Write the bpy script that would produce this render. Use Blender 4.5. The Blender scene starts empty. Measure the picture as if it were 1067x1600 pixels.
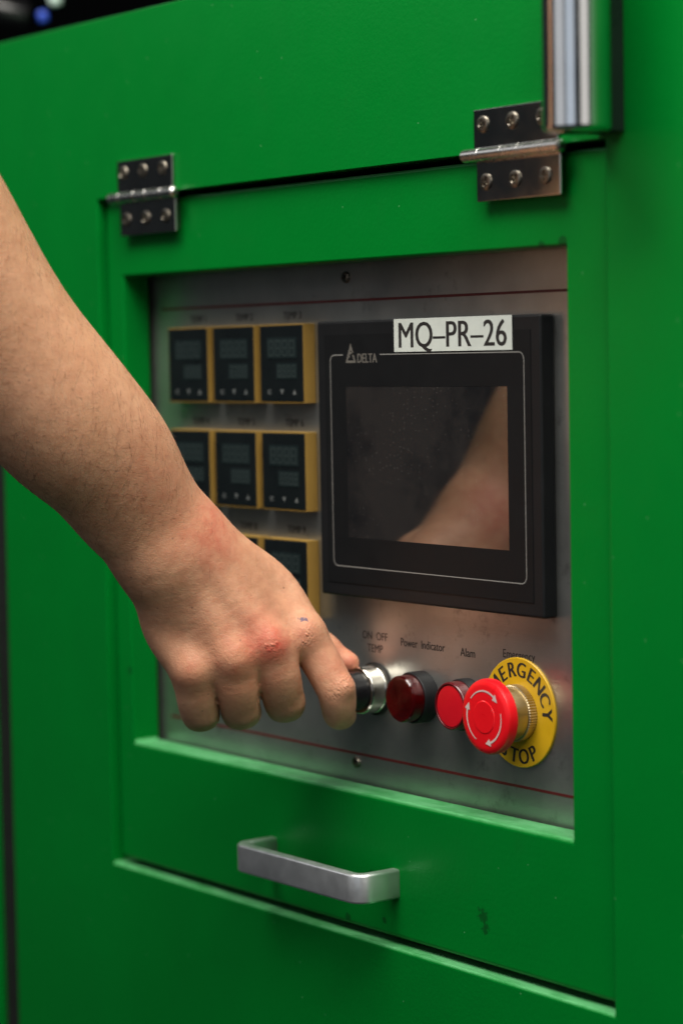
import bpy, bmesh, math, random
import numpy as np
from mathutils import Vector, Matrix

S = 0.001                       # the place is laid out in millimetres
SC = bpy.context.scene
COL = SC.collection
random.seed(7)
rng = np.random.default_rng(7)

# ------------------------------------------------------------------ camera
YAW, PITCH, ROLL = math.radians(53.63), math.radians(-3.73), math.radians(-1.05)
CAM = np.array([1058.52, -819.04, -19.51])
FPX = 3772.97
fw = np.array([-math.sin(YAW) * math.cos(PITCH), math.cos(YAW) * math.cos(PITCH), math.sin(PITCH)])
r0 = np.array([math.cos(YAW), math.sin(YAW), 0.0])
u0 = np.cross(r0, fw)
RT = math.cos(ROLL) * r0 + math.sin(ROLL) * u0
UP = -math.sin(ROLL) * r0 + math.cos(ROLL) * u0
cd = bpy.data.cameras.new('camera')
cam = bpy.data.objects.new('camera', cd)
COL.objects.link(cam)
SC.camera = cam
cam.matrix_world = Matrix(((RT[0], UP[0], -fw[0], CAM[0] * S), (RT[1], UP[1], -fw[1], CAM[1] * S),
                           (RT[2], UP[2], -fw[2], CAM[2] * S), (0, 0, 0, 1)))
cd.sensor_fit = 'VERTICAL'
cd.sensor_height = 36.0
cd.lens = FPX * 36.0 / 1600.0
cd.clip_start = 0.05
cd.clip_end = 60.0
cd.dof.use_dof = True
cd.dof.focus_distance = 1.333
cd.dof.aperture_fstop = 4.0
cd.dof.aperture_blades = 9

# ------------------------------------------------------------------ light
world = bpy.data.worlds.new('World')
SC.world = world
world.use_nodes = True
bg = world.node_tree.nodes['Background']
bg.inputs[0].default_value = (0.80, 0.92, 1.0, 1)
bg.inputs[1].default_value = 0.022

def lamp(name, loc, target, size, size_y, watts, col):
    l = bpy.data.lights.new(name, 'AREA')
    l.shape = 'RECTANGLE'; l.size = size; l.size_y = size_y
    l.energy = watts; l.color = col
    o = bpy.data.objects.new(name, l)
    COL.objects.link(o)
    o.location = loc
    o.rotation_euler = (Vector(target) - Vector(loc)).to_track_quat('-Z', 'Y').to_euler()
    return o
lamp('ceiling_lamp', (0.40, -0.60, 1.42), (0.25, -0.25, 0.0), 2.2, 0.75, 88, (1.0, 0.95, 0.87))
lamp('fill_lamp', (1.45, -0.95, 1.15), (0.05, 0.0, -0.08), 0.6, 0.6, 12, (1.0, 0.95, 0.88))  # unseen fill added to brighten the right-hand side
lamp('reflection_panel', (-0.35, -3.30, 0.55), (0.1, 0.0, 0.1), 2.0, 1.6, 6, (0.97, 0.98, 1.0))  # unseen light panels of this name are added for streaks in the chrome
lamp('reflection_panel', (1.75, -3.00, 0.55), (0.1, 0.0, 0.1), 1.7, 1.6, 6, (0.80, 0.89, 1.0))
lamp('reflection_panel', (3.30, -0.85, 0.55), (0.1, 0.0, 0.1), 1.5, 1.6, 6, (1.0, 0.95, 0.88))
lamp('fill_lamp', (-2.30, -1.90, 1.45), (0.0, 0.0, -0.1), 1.6, 1.0, 5.5, (0.97, 0.98, 1.0))  # unseen light added so the steel plate has something to reflect

SC.view_settings.view_transform = 'Standard'
SC.view_settings.look = 'None'
SC.view_settings.exposure = 0.05
SC.view_settings.gamma = 1.0
SC.view_settings.use_curve_mapping = False
SC.render.engine = 'CYCLES'
SC.cycles.use_denoising = True
SC.cycles.max_bounces = 8

# ------------------------------------------------------------------ materials
MATS = {}
DY = 5.5                                                   # the hatch door face sits a little behind the cabinet face
def new_mat(name):
    m = bpy.data.materials.new(name)
    m.use_nodes = True
    nt = m.node_tree
    MATS[name] = m
    return m, nt, nt.nodes['Principled BSDF']
def N(nt, t, **kw):
    n = nt.nodes.new(t)
    for k, v in kw.items():
        setattr(n, k, v)
    return n
def setin(n, **kw):
    for k, v in kw.items():
        n.inputs[k.replace('_', ' ')].default_value = v
def ramp(nt, src, stops):
    rm = N(nt, 'ShaderNodeValToRGB')
    el = rm.color_ramp.elements
    while len(el) > 1: el.remove(el[-1])
    el[0].position = stops[0][0]; el[0].color = stops[0][1]
    for p, c in stops[1:]:
        e = el.new(p); e.color = c
    nt.links.new(src, rm.inputs[0])
    return rm
def noise(nt, vec, scale, detail=3, rough=0.55):
    n = N(nt, 'ShaderNodeTexNoise')
    setin(n, Scale=scale, Detail=detail, Roughness=rough)
    nt.links.new(vec, n.inputs['Vector'])
    return n
def mix(nt, fac, a, b, mode='MIX'):
    n = N(nt, 'ShaderNodeMix', data_type='RGBA', blend_type=mode)
    L = nt.links
    for s, v in ((0, fac), (6, a), (7, b)):
        if hasattr(v, 'links'): L.new(v, n.inputs[s])
        else: n.inputs[s].default_value = v
    return n.outputs[2]
def math_n(nt, op, a, b=0.0):
    n = N(nt, 'ShaderNodeMath', operation=op)
    for i, v in enumerate((a, b)):
        if hasattr(v, 'links'): nt.links.new(v, n.inputs[i])
        else: n.inputs[i].default_value = v
    return n.outputs[0]
def bump(nt, h, strength, dist, bsdf, prev=None):
    b = N(nt, 'ShaderNodeBump')
    setin(b, Strength=strength, Distance=dist)
    nt.links.new(h, b.inputs['Height'])
    if prev is not None: nt.links.new(prev.outputs[0], b.inputs['Normal'])
    nt.links.new(b.outputs[0], bsdf.inputs['Normal'])
    return b

def simple(name, col, rough=0.5, metal=0.0, spec=0.5, ior=1.45, grain=0.0, gscale=900, coat=0.0, rvar=0.12, rscale=60):
    m, nt, b = new_mat(name)
    setin(b, Base_Color=(*col, 1), Roughness=rough, Metallic=metal, IOR=ior)
    b.inputs['Specular IOR Level'].default_value = spec
    b.inputs['Coat Weight'].default_value = coat
    b.inputs['Coat Roughness'].default_value = 0.08
    g = N(nt, 'ShaderNodeNewGeometry')
    n1 = noise(nt, g.outputs['Position'], rscale, 4, 0.6)
    rr = N(nt, 'ShaderNodeMapRange')
    setin(rr, To_Min=max(0.02, rough - rvar), To_Max=min(1, rough + rvar))
    nt.links.new(n1.outputs[0], rr.inputs[0])
    nt.links.new(rr.outputs[0], b.inputs['Roughness'])
    v = mix(nt, n1.outputs[0], (*[c * 0.86 for c in col], 1), (*[min(1, c * 1.12) for c in col], 1))
    nt.links.new(v, b.inputs['Base Color'])
    if grain:
        n2 = noise(nt, g.outputs['Position'], gscale, 2)
        bump(nt, n2.outputs[0], grain, 0.0004, b)
    return m

def flat(nt, pos):
    sx = N(nt, 'ShaderNodeSeparateXYZ'); cx = N(nt, 'ShaderNodeCombineXYZ')
    nt.links.new(pos, sx.inputs[0]); nt.links.new(sx.outputs[0], cx.inputs[0]); nt.links.new(sx.outputs[2], cx.inputs[1])
    return cx.outputs[0]
def green_paint():
    m, nt, b = new_mat('green_paint')
    g = N(nt, 'ShaderNodeNewGeometry')
    pos = g.outputs['Position']
    big = noise(nt, pos, 5.0, 4, 0.6)
    base = mix(nt, big.outputs[0], (0.0, 0.118, 0.012, 1), (0.0, 0.152, 0.017, 1))
    # grime smudges
    sm = noise(nt, pos, 34.0, 5, 0.7)
    smr = ramp(nt, sm.outputs[0], [(0.60, (0, 0, 0, 1)), (0.80, (1, 1, 1, 1))])
    base = mix(nt, math_n(nt, 'MULTIPLY', smr.outputs[0], 0.30), base, (0.004, 0.10, 0.012, 1))
    gr = noise(nt, pos, 9.0, 6, 0.75)
    grr = ramp(nt, gr.outputs[0], [(0.45, (0, 0, 0, 1)), (0.75, (1, 1, 1, 1))])
    base = mix(nt, math_n(nt, 'MULTIPLY', grr.outputs[0], 0.18), base, (0.002, 0.085, 0.014, 1))
    # dust specks
    vo = N(nt, 'ShaderNodeTexVoronoi', voronoi_dimensions='2D'); setin(vo, Scale=40.0); nt.links.new(flat(nt, pos), vo.inputs['Vector'])
    sp = math_n(nt, 'LESS_THAN', vo.outputs['Distance'], 0.017)
    sel = N(nt, 'ShaderNodeSeparateColor'); nt.links.new(vo.outputs['Color'], sel.inputs[0])
    sp = math_n(nt, 'MULTIPLY', sp, math_n(nt, 'GREATER_THAN', sel.outputs[0], 0.80))
    base = mix(nt, math_n(nt, 'MULTIPLY', sp, 0.28), base, (0.25, 0.48, 0.32, 1))
    # dark scuffs at fixed spots on the door
    for (x, z, rad, dens) in ((61, -324, 10, .36), (63, -331, 7, .34), (-62, -347, 4, .22), (-40, -318, 9, .42), (-299, -225, 3.4, .16), (-27, -343, 3.5, .26), (116, 34.5, 4.5, .22), (132.5, 35.5, 5, .20)):
        d = N(nt, 'ShaderNodeVectorMath', operation='DISTANCE')
        nt.links.new(pos, d.inputs[0]); d.inputs[1].default_value = (x * S, DY * S, z * S)
        fall = N(nt, 'ShaderNodeMapRange'); setin(fall, From_Min=0.0, From_Max=rad * S, To_Min=1.0, To_Max=0.0)
        nt.links.new(d.outputs['Value'], fall.inputs[0])
        nn = noise(nt, pos, 420, 3)
        k = math_n(nt, 'MULTIPLY', fall.outputs[0], nn.outputs[0])
        kr = ramp(nt, k, [(dens * 0.75, (0, 0, 0, 1)), (dens, (1, 1, 1, 1))])
        base = mix(nt, math_n(nt, 'MULTIPLY', kr.outputs[0], 0.6), base, (0.004, 0.012, 0.006, 1))
    # bright ledge highlight painted in: upward-facing faces go pale, broken up like dust
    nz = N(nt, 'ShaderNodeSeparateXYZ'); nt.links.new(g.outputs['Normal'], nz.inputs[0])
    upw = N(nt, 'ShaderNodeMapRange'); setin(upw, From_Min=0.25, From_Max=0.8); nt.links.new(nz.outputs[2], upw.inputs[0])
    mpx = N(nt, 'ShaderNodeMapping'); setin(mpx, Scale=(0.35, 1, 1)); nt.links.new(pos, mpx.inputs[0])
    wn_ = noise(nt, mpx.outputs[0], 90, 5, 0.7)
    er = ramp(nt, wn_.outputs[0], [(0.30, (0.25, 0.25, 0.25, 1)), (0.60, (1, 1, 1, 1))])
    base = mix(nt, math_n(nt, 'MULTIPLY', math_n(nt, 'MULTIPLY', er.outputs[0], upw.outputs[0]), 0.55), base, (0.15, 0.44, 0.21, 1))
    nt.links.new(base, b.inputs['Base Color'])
    b.inputs['Specular IOR Level'].default_value = 0.40
    b.inputs['Specular Tint'].default_value = (0.10, 1.0, 0.36, 1)
    rr = N(nt, 'ShaderNodeMapRange'); setin(rr, To_Min=0.24, To_Max=0.46)
    nt.links.new(sm.outputs[0], rr.inputs[0]); nt.links.new(rr.outputs[0], b.inputs['Roughness'])
    op = noise(nt, pos, 380, 3)
    b1 = bump(nt, op.outputs[0], 0.30, 0.0004, b)
    wob = noise(nt, pos, 14, 2)
    bump(nt, wob.outputs[0], 0.25, 0.0015, b, b1)
    return m
green_paint()

def steel_plate():
    m, nt, b = new_mat('steel_plate')
    g = N(nt, 'ShaderNodeNewGeometry'); pos = g.outputs['Position']
    mp = N(nt, 'ShaderNodeMapping'); setin(mp, Scale=(1, 1, 14)); nt.links.new(pos, mp.inputs[0])
    n1 = noise(nt, pos, 22, 5, 0.65)
    n2 = noise(nt, mp.outputs[0], 60, 4, 0.7)
    base = mix(nt, n1.outputs[0], (0.30, 0.31, 0.305, 1), (0.52, 0.53, 0.51, 1))
    st = ramp(nt, noise(nt, pos, 48, 5, 0.75).outputs[0], [(0.58, (0, 0, 0, 1)), (0.78, (1, 1, 1, 1))])
    base = mix(nt, math_n(nt, 'MULTIPLY', st.outputs[0], 0.6), base, (0.085, 0.08, 0.075, 1))
    nt.links.new(base, b.inputs['Base Color'])
    setin(b, Metallic=0.92)
    rr = N(nt, 'ShaderNodeMapRange'); setin(rr, To_Min=0.26, To_Max=0.44)
    nt.links.new(n1.outputs[0], rr.inputs[0]); nt.links.new(rr.outputs[0], b.inputs['Roughness'])
    bump(nt, n2.outputs[0], 0.22, 0.0003, b)
steel_plate()

simple('black_plastic', (0.007, 0.0075, 0.0085), 0.45, grain=0.15, gscale=1500, spec=0.25)
simple('bezel_film', (0.0055, 0.006, 0.0068), 0.5, spec=0.16, grain=0.06, gscale=2500)
simple('knob_black', (0.008, 0.008, 0.009), 0.22, spec=0.5)
simple('chrome', (0.66, 0.67, 0.68), 0.14, metal=1.0, rvar=0.08, rscale=25)
simple('polished_steel', (0.50, 0.49, 0.47), 0.13, metal=1.0, rvar=0.09, rscale=45)
simple('pin_steel', (0.58, 0.57, 0.55), 0.26, metal=1.0, rscale=120)
simple('screw_steel', (0.22, 0.20, 0.165), 0.32, metal=1.0, rscale=300)
simple('brass_nickel', (0.50, 0.42, 0.26), 0.36, metal=1.0, rscale=200)
simple('ring_nickel', (0.70, 0.66, 0.58), 0.16, metal=1.0, rscale=200)
simple('satin_aluminium', (0.84, 0.86, 0.88), 0.34, metal=0.9, grain=0.10, gscale=1800, rscale=90)
simple('mustard_plastic', (0.225, 0.135, 0.024), 0.55, rscale=50, grain=0.1)
simple('controller_face', (0.005, 0.007, 0.008), 0.3, spec=0.3)
simple('controller_window', (0.009, 0.015, 0.016), 0.3, spec=0.25)
simple('segment_grey', (0.026, 0.036, 0.036), 0.3)
simple('print_grey', (0.10, 0.11, 0.11), 0.5)
simple('print_black', (0.012, 0.011, 0.011), 0.55)
simple('print_red', (0.075, 0.004, 0.006), 0.5)
simple('label_white', (0.46, 0.50, 0.47), 0.42, rscale=120)
simple('outline_grey', (0.20, 0.20, 0.19), 0.45)
simple('logo_grey', (0.10, 0.095, 0.085), 0.45)
simple('stop_red', (0.62, 0.005, 0.010), 0.30, spec=0.5, grain=0.12, gscale=1600)
simple('lens_dark_red', (0.075, 0.002, 0.005), 0.25, coat=0.1, rvar=0.06)
simple('lens_inner', (0.16, 0.004, 0.008), 0.35)
simple('lens_glass', (0.30, 0.007, 0.011), 0.10, rvar=0.04, ior=1.49)
MATS['lens_glass'].node_tree.nodes['Principled BSDF'].inputs['Transmission Weight'].default_value = 0.9
simple('lens_red', (0.50, 0.006, 0.014), 0.22, coat=0.3, rvar=0.08)
simple('stop_yellow', (0.52, 0.31, 0.008), 0.40, rscale=90)
simple('arrow_silver', (0.50, 0.40, 0.38), 0.38)
simple('dark_void', (0.004, 0.005, 0.006), 0.9, spec=0.1)
simple('dark_cloth', (0.012, 0.013, 0.018), 0.9, spec=0.1)
simple('hair_brown', (0.085, 0.040, 0.021), 0.5, spec=0.3)
simple('nail', (0.50, 0.29, 0.21), 0.28, spec=0.5)
simple('rail_black', (0.006, 0.012, 0.009), 0.3, spec=0.4)
simple('blue_part', (0.02, 0.06, 0.42), 0.4)
simple('pale_part', (0.50, 0.62, 0.58), 0.4)
simple('rubber_black', (0.006, 0.006, 0.006), 0.6)

def screen_mat():
    m, nt, b = new_mat('screen_glass')
    g = N(nt, 'ShaderNodeNewGeometry'); pos = g.outputs['Position']
    vo = N(nt, 'ShaderNodeTexVoronoi', voronoi_dimensions='2D'); setin(vo, Scale=300.0); nt.links.new(flat(nt, pos), vo.inputs['Vector'])
    sel = N(nt, 'ShaderNodeSeparateColor'); nt.links.new(vo.outputs['Color'], sel.inputs[0])
    pat = noise(nt, pos, 26, 3)
    th = ramp(nt, pat.outputs[0], [(0.46, (0, 0, 0, 1)), (0.66, (1, 1, 1, 1))])
    sp = math_n(nt, 'MULTIPLY', math_n(nt, 'LESS_THAN', vo.outputs['Distance'], 0.05),
                math_n(nt, 'GREATER_THAN', math_n(nt, 'ADD', sel.outputs[0], math_n(nt, 'MULTIPLY', th.outputs[0], 0.45)), 1.05))
    sr = ramp(nt, noise(nt, pos, 17, 5, 0.65).outputs[0], [(0.40, (0.002, 0.0022, 0.003, 1)), (0.62, (0.019, 0.0165, 0.0155, 1))])  # mottled grey of the room's reflection, painted into the base colour
    painted_refl = sr.outputs[0]
    base = mix(nt, math_n(nt, 'MULTIPLY', sp, 0.7), painted_refl, (0.085, 0.08, 0.075, 1))
    nt.links.new(base, b.inputs['Base Color'])
    setin(b, IOR=2.75)
    film = noise(nt, pos, 20, 4, 0.6)
    rr = N(nt, 'ShaderNodeMapRange'); setin(rr, To_Min=0.0, To_Max=0.11)
    nt.links.new(film.outputs[0], rr.inputs[0])
    ro = math_n(nt, 'MAXIMUM', rr.outputs[0], math_n(nt, 'MULTIPLY', sp, 0.7))
    nt.links.new(ro, b.inputs['Roughness'])
screen_mat()

def skin_mat():
    m, nt, b = new_mat('skin')
    tc = N(nt, 'ShaderNodeNewGeometry'); pos = tc.outputs['Position']
    n1 = noise(nt, pos, 28, 4, 0.6)
    n2 = noise(nt, pos, 130, 4, 0.65)
    base = mix(nt, n1.outputs[0], (0.45, 0.215, 0.112, 1), (0.70, 0.39, 0.25, 1))
    mo = ramp(nt, n2.outputs[0], [(0.40, (0, 0, 0, 1)), (0.72, (1, 1, 1, 1))])
    base = mix(nt, math_n(nt, 'MULTIPLY', mo.outputs[0], 0.55), base, (0.42, 0.185, 0.105, 1))
    ar = N(nt, 'ShaderNodeAttribute', attribute_name='red')
    rn = math_n(nt, 'MULTIPLY', ar.outputs['Fac'], math_n(nt, 'MULTIPLY', n2.outputs[0], 1.7))
    base = mix(nt, rn, base, (0.52, 0.100, 0.065, 1))
    ad = N(nt, 'ShaderNodeAttribute', attribute_name='brown')
    base = mix(nt, math_n(nt, 'MULTIPLY', ad.outputs['Fac'], math_n(nt, 'ADD', n2.outputs[0], 0.2)), base, (0.20, 0.095, 0.05, 1))
    # pores and freckles
    fr = N(nt, 'ShaderNodeTexVoronoi'); setin(fr, Scale=170.0); nt.links.new(pos, fr.inputs['Vector'])
    fs = N(nt, 'ShaderNodeSeparateColor'); nt.links.new(fr.outputs['Color'], fs.inputs[0])
    fk = math_n(nt, 'MULTIPLY', math_n(nt, 'LESS_THAN', fr.outputs['Distance'], 0.11), math_n(nt, 'GREATER_THAN', fs.outputs[0], 0.90))
    base = mix(nt, math_n(nt, 'MULTIPLY', fk, 0.55), base, (0.20, 0.085, 0.05, 1))
    # pen mark
    ai = N(nt, 'ShaderNodeAttribute', attribute_name='ink')
    ni = noise(nt, pos, 620, 3, 0.7)
    ik = ramp(nt, math_n(nt, 'MULTIPLY', ai.outputs['Fac'], ni.outputs[0]), [(0.36, (0, 0, 0, 1)), (0.42, (1, 1, 1, 1))])
    base = mix(nt, math_n(nt, 'MULTIPLY', ik.outputs[0], 0.8), base, (0.06, 0.06, 0.13, 1))
    nt.links.new(base, b.inputs['Base Color'])
    setin(b, Roughness=0.52)
    b.inputs['Specular IOR Level'].default_value = 0.38
    b.inputs['Subsurface Weight'].default_value = 0.22
    b.inputs['Subsurface Radius'].default_value = (1.0, 0.35, 0.2)
    b.inputs['Subsurface Scale'].default_value = 0.0035
    # fine creases: crossed voronoi cells + pores
    v1 = N(nt, 'ShaderNodeTexVoronoi', feature='DISTANCE_TO_EDGE'); setin(v1, Scale=620.0)
    wn = noise(nt, pos, 90, 2)
    mp = mix(nt, 0.004, pos, wn.outputs['Color'], 'ADD')
    nt.links.new(mp, v1.inputs['Vector'])
    e = ramp(nt, v1.outputs['Distance'], [(0.0, (0, 0, 0, 1)), (0.16, (1, 1, 1, 1))])
    b1 = bump(nt, e.outputs[0], 0.16, 0.0005, b)
    b2 = bump(nt, n2.outputs[0], 0.22, 0.0016, b, b1)
    n3 = noise(nt, pos, 330, 3, 0.6)
    b3 = bump(nt, n3.outputs[0], 0.28, 0.0006, b, b2)
    ar2 = N(nt, 'ShaderNodeAttribute', attribute_name='rough')
    wr = noise(nt, pos, 240, 3, 0.6)
    wr.inputs['Distortion'].default_value = 1.2
    b3 = bump(nt, math_n(nt, 'MULTIPLY', wr.outputs[0], ar2.outputs['Fac']), 0.40, 0.0011, b, b3)
    ac = N(nt, 'ShaderNodeAttribute', attribute_name='crease')
    b4 = bump(nt, ac.outputs['Fac'], 0.9, 0.0012, b, b3)
skin_mat()

# ------------------------------------------------------------------ mesh helpers (millimetres in, metres out)
def link(name, me, parent=None):
    o = bpy.data.objects.new(name, me)
    COL.objects.link(o)
    if parent is not None: o.parent = parent
    return o
def mk(name, V, F, mat, parent=None, org=(0, 0, 0), smooth=False, bevel=0, seg=2, ang=35):
    me = bpy.data.meshes.new(name)
    org = np.array(org, float)
    me.from_pydata([tuple((np.array(v, float) - org) * S) for v in V], [], F)
    me.materials.append(MATS[mat])
    bm = bmesh.new(); bm.from_mesh(me)
    bmesh.ops.recalc_face_normals(bm, faces=bm.faces)
    bm.to_mesh(me); bm.free()
    o = link(name, me, parent)
    if parent is None: o.location = tuple(org * S)
    if bevel:
        md = o.modifiers.new('bevel', 'BEVEL')
        md.width = bevel * S; md.segments = seg; md.limit_method = 'ANGLE'; md.angle_limit = math.radians(ang)
        me.shade_smooth()
        md2 = o.modifiers.new('wn', 'WEIGHTED_NORMAL'); md2.keep_sharp = True
    if smooth: me.shade_smooth()
    elif not bevel and len(V) > 60:
        me.shade_smooth(); me.set_sharp_from_angle(angle=math.radians(32))
    return o
def thing(name, org, label, cat, group=None):
    o = bpy.data.objects.new(name, None)
    COL.objects.link(o)
    o.empty_display_size = 0.01
    o.location = tuple(np.array(org, float) * S)
    tag(o, label, cat, group)
    return o
def tag(o, label, cat, group=None):
    o['label'] = label; o['category'] = cat
    if group: o['group'] = group
def box(x0, x1, y0, y1, z0, z1):
    V = [(x, y, z) for x in (x0, x1) for y in (y0, y1) for z in (z0, z1)]
    F = [(0, 1, 3, 2), (4, 6, 7, 5), (0, 4, 5, 1), (2, 3, 7, 6), (0, 2, 6, 4), (1, 5, 7, 3)]
    return V, F
def join(*parts):
    V, F = [], []
    for v, f in parts:
        k = len(V); V += list(v); F += [tuple(i + k for i in t) for t in f]
    return V, F
def lathe(cx, cz, prof, n=48, ribs=0, amp=0.0):
    """rings about an axis along Y; prof = [(y, radius), ...]; radius 0 closes with a pole"""
    V, F, rings = [], [], []
    for y, r in prof:
        if r <= 0:
            V.append((cx, y, cz)); rings.append([len(V) - 1]); continue
        ids = []
        for k in range(n):
            rr = r - (amp if ribs and k % 2 else 0)
            a = 2 * math.pi * k / n
            V.append((cx + rr * math.cos(a), y, cz + rr * math.sin(a))); ids.append(len(V) - 1)
        rings.append(ids)
    for A, B in zip(rings, rings[1:]):
        for k in range(n):
            k2 = (k + 1) % n
            if len(A) == 1 and len(B) == 1: continue
            if len(A) == 1: F.append((A[0], B[k], B[k2]))
            elif len(B) == 1: F.append((A[k], B[0], A[k2]))
            else: F.append((A[k], B[k], B[k2], A[k2]))
    return V, F
def frame(xo0, xo1, zo0, zo1, xi0, xi1, zi0, zi1, y0, y1):
    """rectangular ring with depth"""
    V = []
    for y in (y0, y1):
        V += [(xo0, y, zo0), (xo1, y, zo0), (xo1, y, zo1), (xo0, y, zo1), (xi0, y, zi0), (xi1, y, zi0), (xi1, y, zi1), (xi0, y, zi1)]
    F = []
    for k in range(4):
        k2 = (k + 1) % 4
        F += [(k, k2, 4 + k2, 4 + k), (8 + k, 12 + k, 12 + k2, 8 + k2), (k, 8 + k, 8 + k2, k2), (4 + k, 4 + k2, 12 + k2, 12 + k)]
    return V, F
CAPH = 0.70
def text_mesh(txt, height, sx=1.0, bold=0.0, align='CENTER', space=1.0, fat=0.0):
    """outline lettering as (verts, faces) in mm in the XZ plane, baseline on z=0"""
    cu = bpy.data.curves.new('t', 'FONT')
    cu.body = txt; cu.size = 1.0; cu.align_x = align; cu.offset = bold; cu.space_character = space
    cu.resolution_u = 4
    o = bpy.data.objects.new('t', cu); COL.objects.link(o)
    bpy.context.view_layer.update()
    me = bpy.data.meshes.new_from_object(o.evaluated_get(bpy.context.evaluated_depsgraph_get()))
    k = height / CAPH
    V = [(v.co.x * k * sx, 0.0, v.co.y * k) for v in me.vertices]
    F = [tuple(p.vertices) for p in me.polygons]
    if fat:
        V, F = join(*[([(v[0] + dx, dy, v[2]) for v in V], F) for dx, dy in ((-fat, 0.0), (0.0, -0.012), (fat, -0.024))])
    bpy.data.objects.remove(o); bpy.data.curves.remove(cu); bpy.data.meshes.remove(me)
    return V, F
def moved(VF, x, y, z, rot=0.0):
    c, s = math.cos(rot), math.sin(rot)
    return [(x + v[0] * c - v[2] * s, y + v[1], z + v[0] * s + v[2] * c) for v in VF[0]], VF[1]
def copy_tree(o, parent=None):
    c = o.copy(); COL.objects.link(c); c.parent = parent
    for ch in o.children:
        copy_tree(ch, c)
    return c

_v = text_mesh('H', 1.0)[0]
CAPH = 0.70 * (max(v[2] for v in _v) - min(v[2] for v in _v))   # true capital height of the built-in face

# ------------------------------------------------------------------ setting
w = mk('back_wall', *box(-9000, 2500, 1900, 1950, -1600, 3000), 'dark_void'); w['kind'] = 'structure'

# ------------------------------------------------------------------ machine cabinet
AX0, AX1, AZ0, AZ1 = -317.5, 170.5, -355.0, 84.5          # aperture in the front panel
cab = thing('machine_cabinet', (0, 200, -900), 'large green painted steel machine cabinet around the hinged hatch', 'machine')
CO = (0, 200, -900)
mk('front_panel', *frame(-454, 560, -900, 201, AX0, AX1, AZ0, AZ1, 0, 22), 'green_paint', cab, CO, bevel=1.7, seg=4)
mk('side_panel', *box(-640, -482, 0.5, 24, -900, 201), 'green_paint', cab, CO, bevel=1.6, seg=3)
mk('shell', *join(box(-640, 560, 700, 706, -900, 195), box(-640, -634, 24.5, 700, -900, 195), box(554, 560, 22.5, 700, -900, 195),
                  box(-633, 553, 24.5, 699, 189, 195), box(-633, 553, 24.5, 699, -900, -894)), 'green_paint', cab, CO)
mk('gap_shade', *box(-481, -452, 5, 21, -899, 199), 'rubber_black', cab, CO)  # black strip put into the open gap in place of its shade
mk('light_stop', *join(box(-316, 169, 62, 64, -350, 80)), 'dark_void', cab, CO)  # dark sheet added behind the plate so no light leaks through

# ------------------------------------------------------------------ hatch door
OX0, OX1, OZ0, OZ1 = -296.2, 134.8, -271.7, 33.4           # window in the door
DX0, DX1, DZ0, DZ1 = -314.2, 168.0, -350.9, 81.2
DO = ((DX0 + DX1) / 2, DY, DZ0)
door = thing('hatch_door', DO, 'green hinged hatch door framing the recessed control panel, with a pull handle', 'door')
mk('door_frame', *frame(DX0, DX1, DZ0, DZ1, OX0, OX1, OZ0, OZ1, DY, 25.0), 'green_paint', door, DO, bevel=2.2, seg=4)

def pull_handle():
    x0, x1, yo, rad, th = -140.0, -12.0, -24.0, 11.0, 7.0
    zc, hz = -319.4, 8.5
    path = [(x0, DY - .05)]
    def arc(cx, cy, a0, a1):
        for k in range(9):
            a = math.radians(a0 + (a1 - a0) * k / 8); path.append((cx + rad * math.cos(a), cy + rad * math.sin(a)))
    arc(x0 + rad, yo + rad, 180, 270); arc(x1 - rad, yo + rad, 270, 360)
    path.append((x1, DY - .05))
    prof = []
    rr = 1.7                                              # rounded rectangle section
    for cx, cz, a0 in ((th - rr, hz - rr, 0), (rr, hz - rr, 90), (rr, -hz + rr, 180), (th - rr, -hz + rr, 270)):
        for k in range(5):
            a = math.radians(a0 + 90 * k / 4); prof.append((cx + rr * math.cos(a), cz + rr * math.sin(a)))
    V, F = [], []
    P = np.array(path); n = len(prof)
    for i in range(len(P)):
        t = P[min(i + 1, len(P) - 1)] - P[max(i - 1, 0)]; t /= np.linalg.norm(t)
        nin = np.array([-t[1], t[0]])                     # inward normal
        for (d, z) in prof:
            V.append((P[i][0] + nin[0] * d, P[i][1] + nin[1] * d, zc + z))
    for i in range(len(P) - 1):
        for k in range(n):
            F.append((i * n + k, i * n + (k + 1) % n, (i + 1) * n + (k + 1) % n, (i + 1) * n + k))
    F.append(tuple(range(n))); F.append(tuple((len(P) - 1) * n + k for k in range(n)))
    o = mk('pull_handle', V, F, 'satin_aluminium', door, DO, smooth=True)
    o['label'] = 'satin aluminium pull handle below the window'
    return o
pull_handle()

def screw_head(y, r=4.1, h=2.0):
    """pan head with a cross recess, axis along Y, centred on 0,0"""
    V, F = lathe(0, 0, [(y, r), (y - h * 0.6, r), (y - h * 0.9, r * 0.90), (y - h, r * 0.74)], 24)
    n = 24; base = 3 * n
    # cross recess: a sunken disc star
    c = len(V)
    ins = []
    for k in range(n):
        a = 2 * math.pi * k / n
        d = abs(((math.degrees(a) + 45) % 90) - 45)
        rr = r * (0.62 if d < 16 else 0.24)
        V.append((rr * math.cos(a), y - h, rr * math.sin(a))); ins.append(len(V) - 1)
    dep = []
    for k in range(n):
        v = V[ins[k]]
        V.append((v[0] * 0.75, y - h * 0.2, v[2] * 0.75)); dep.append(len(V) - 1)
    for k in range(n):
        k2 = (k + 1) % n
        F.append((base + k, base + k2, ins[k2], ins[k]))
        F.append((ins[k], ins[k2], dep[k2], dep[k]))
    F.append(tuple(dep))
    return V, F

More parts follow.
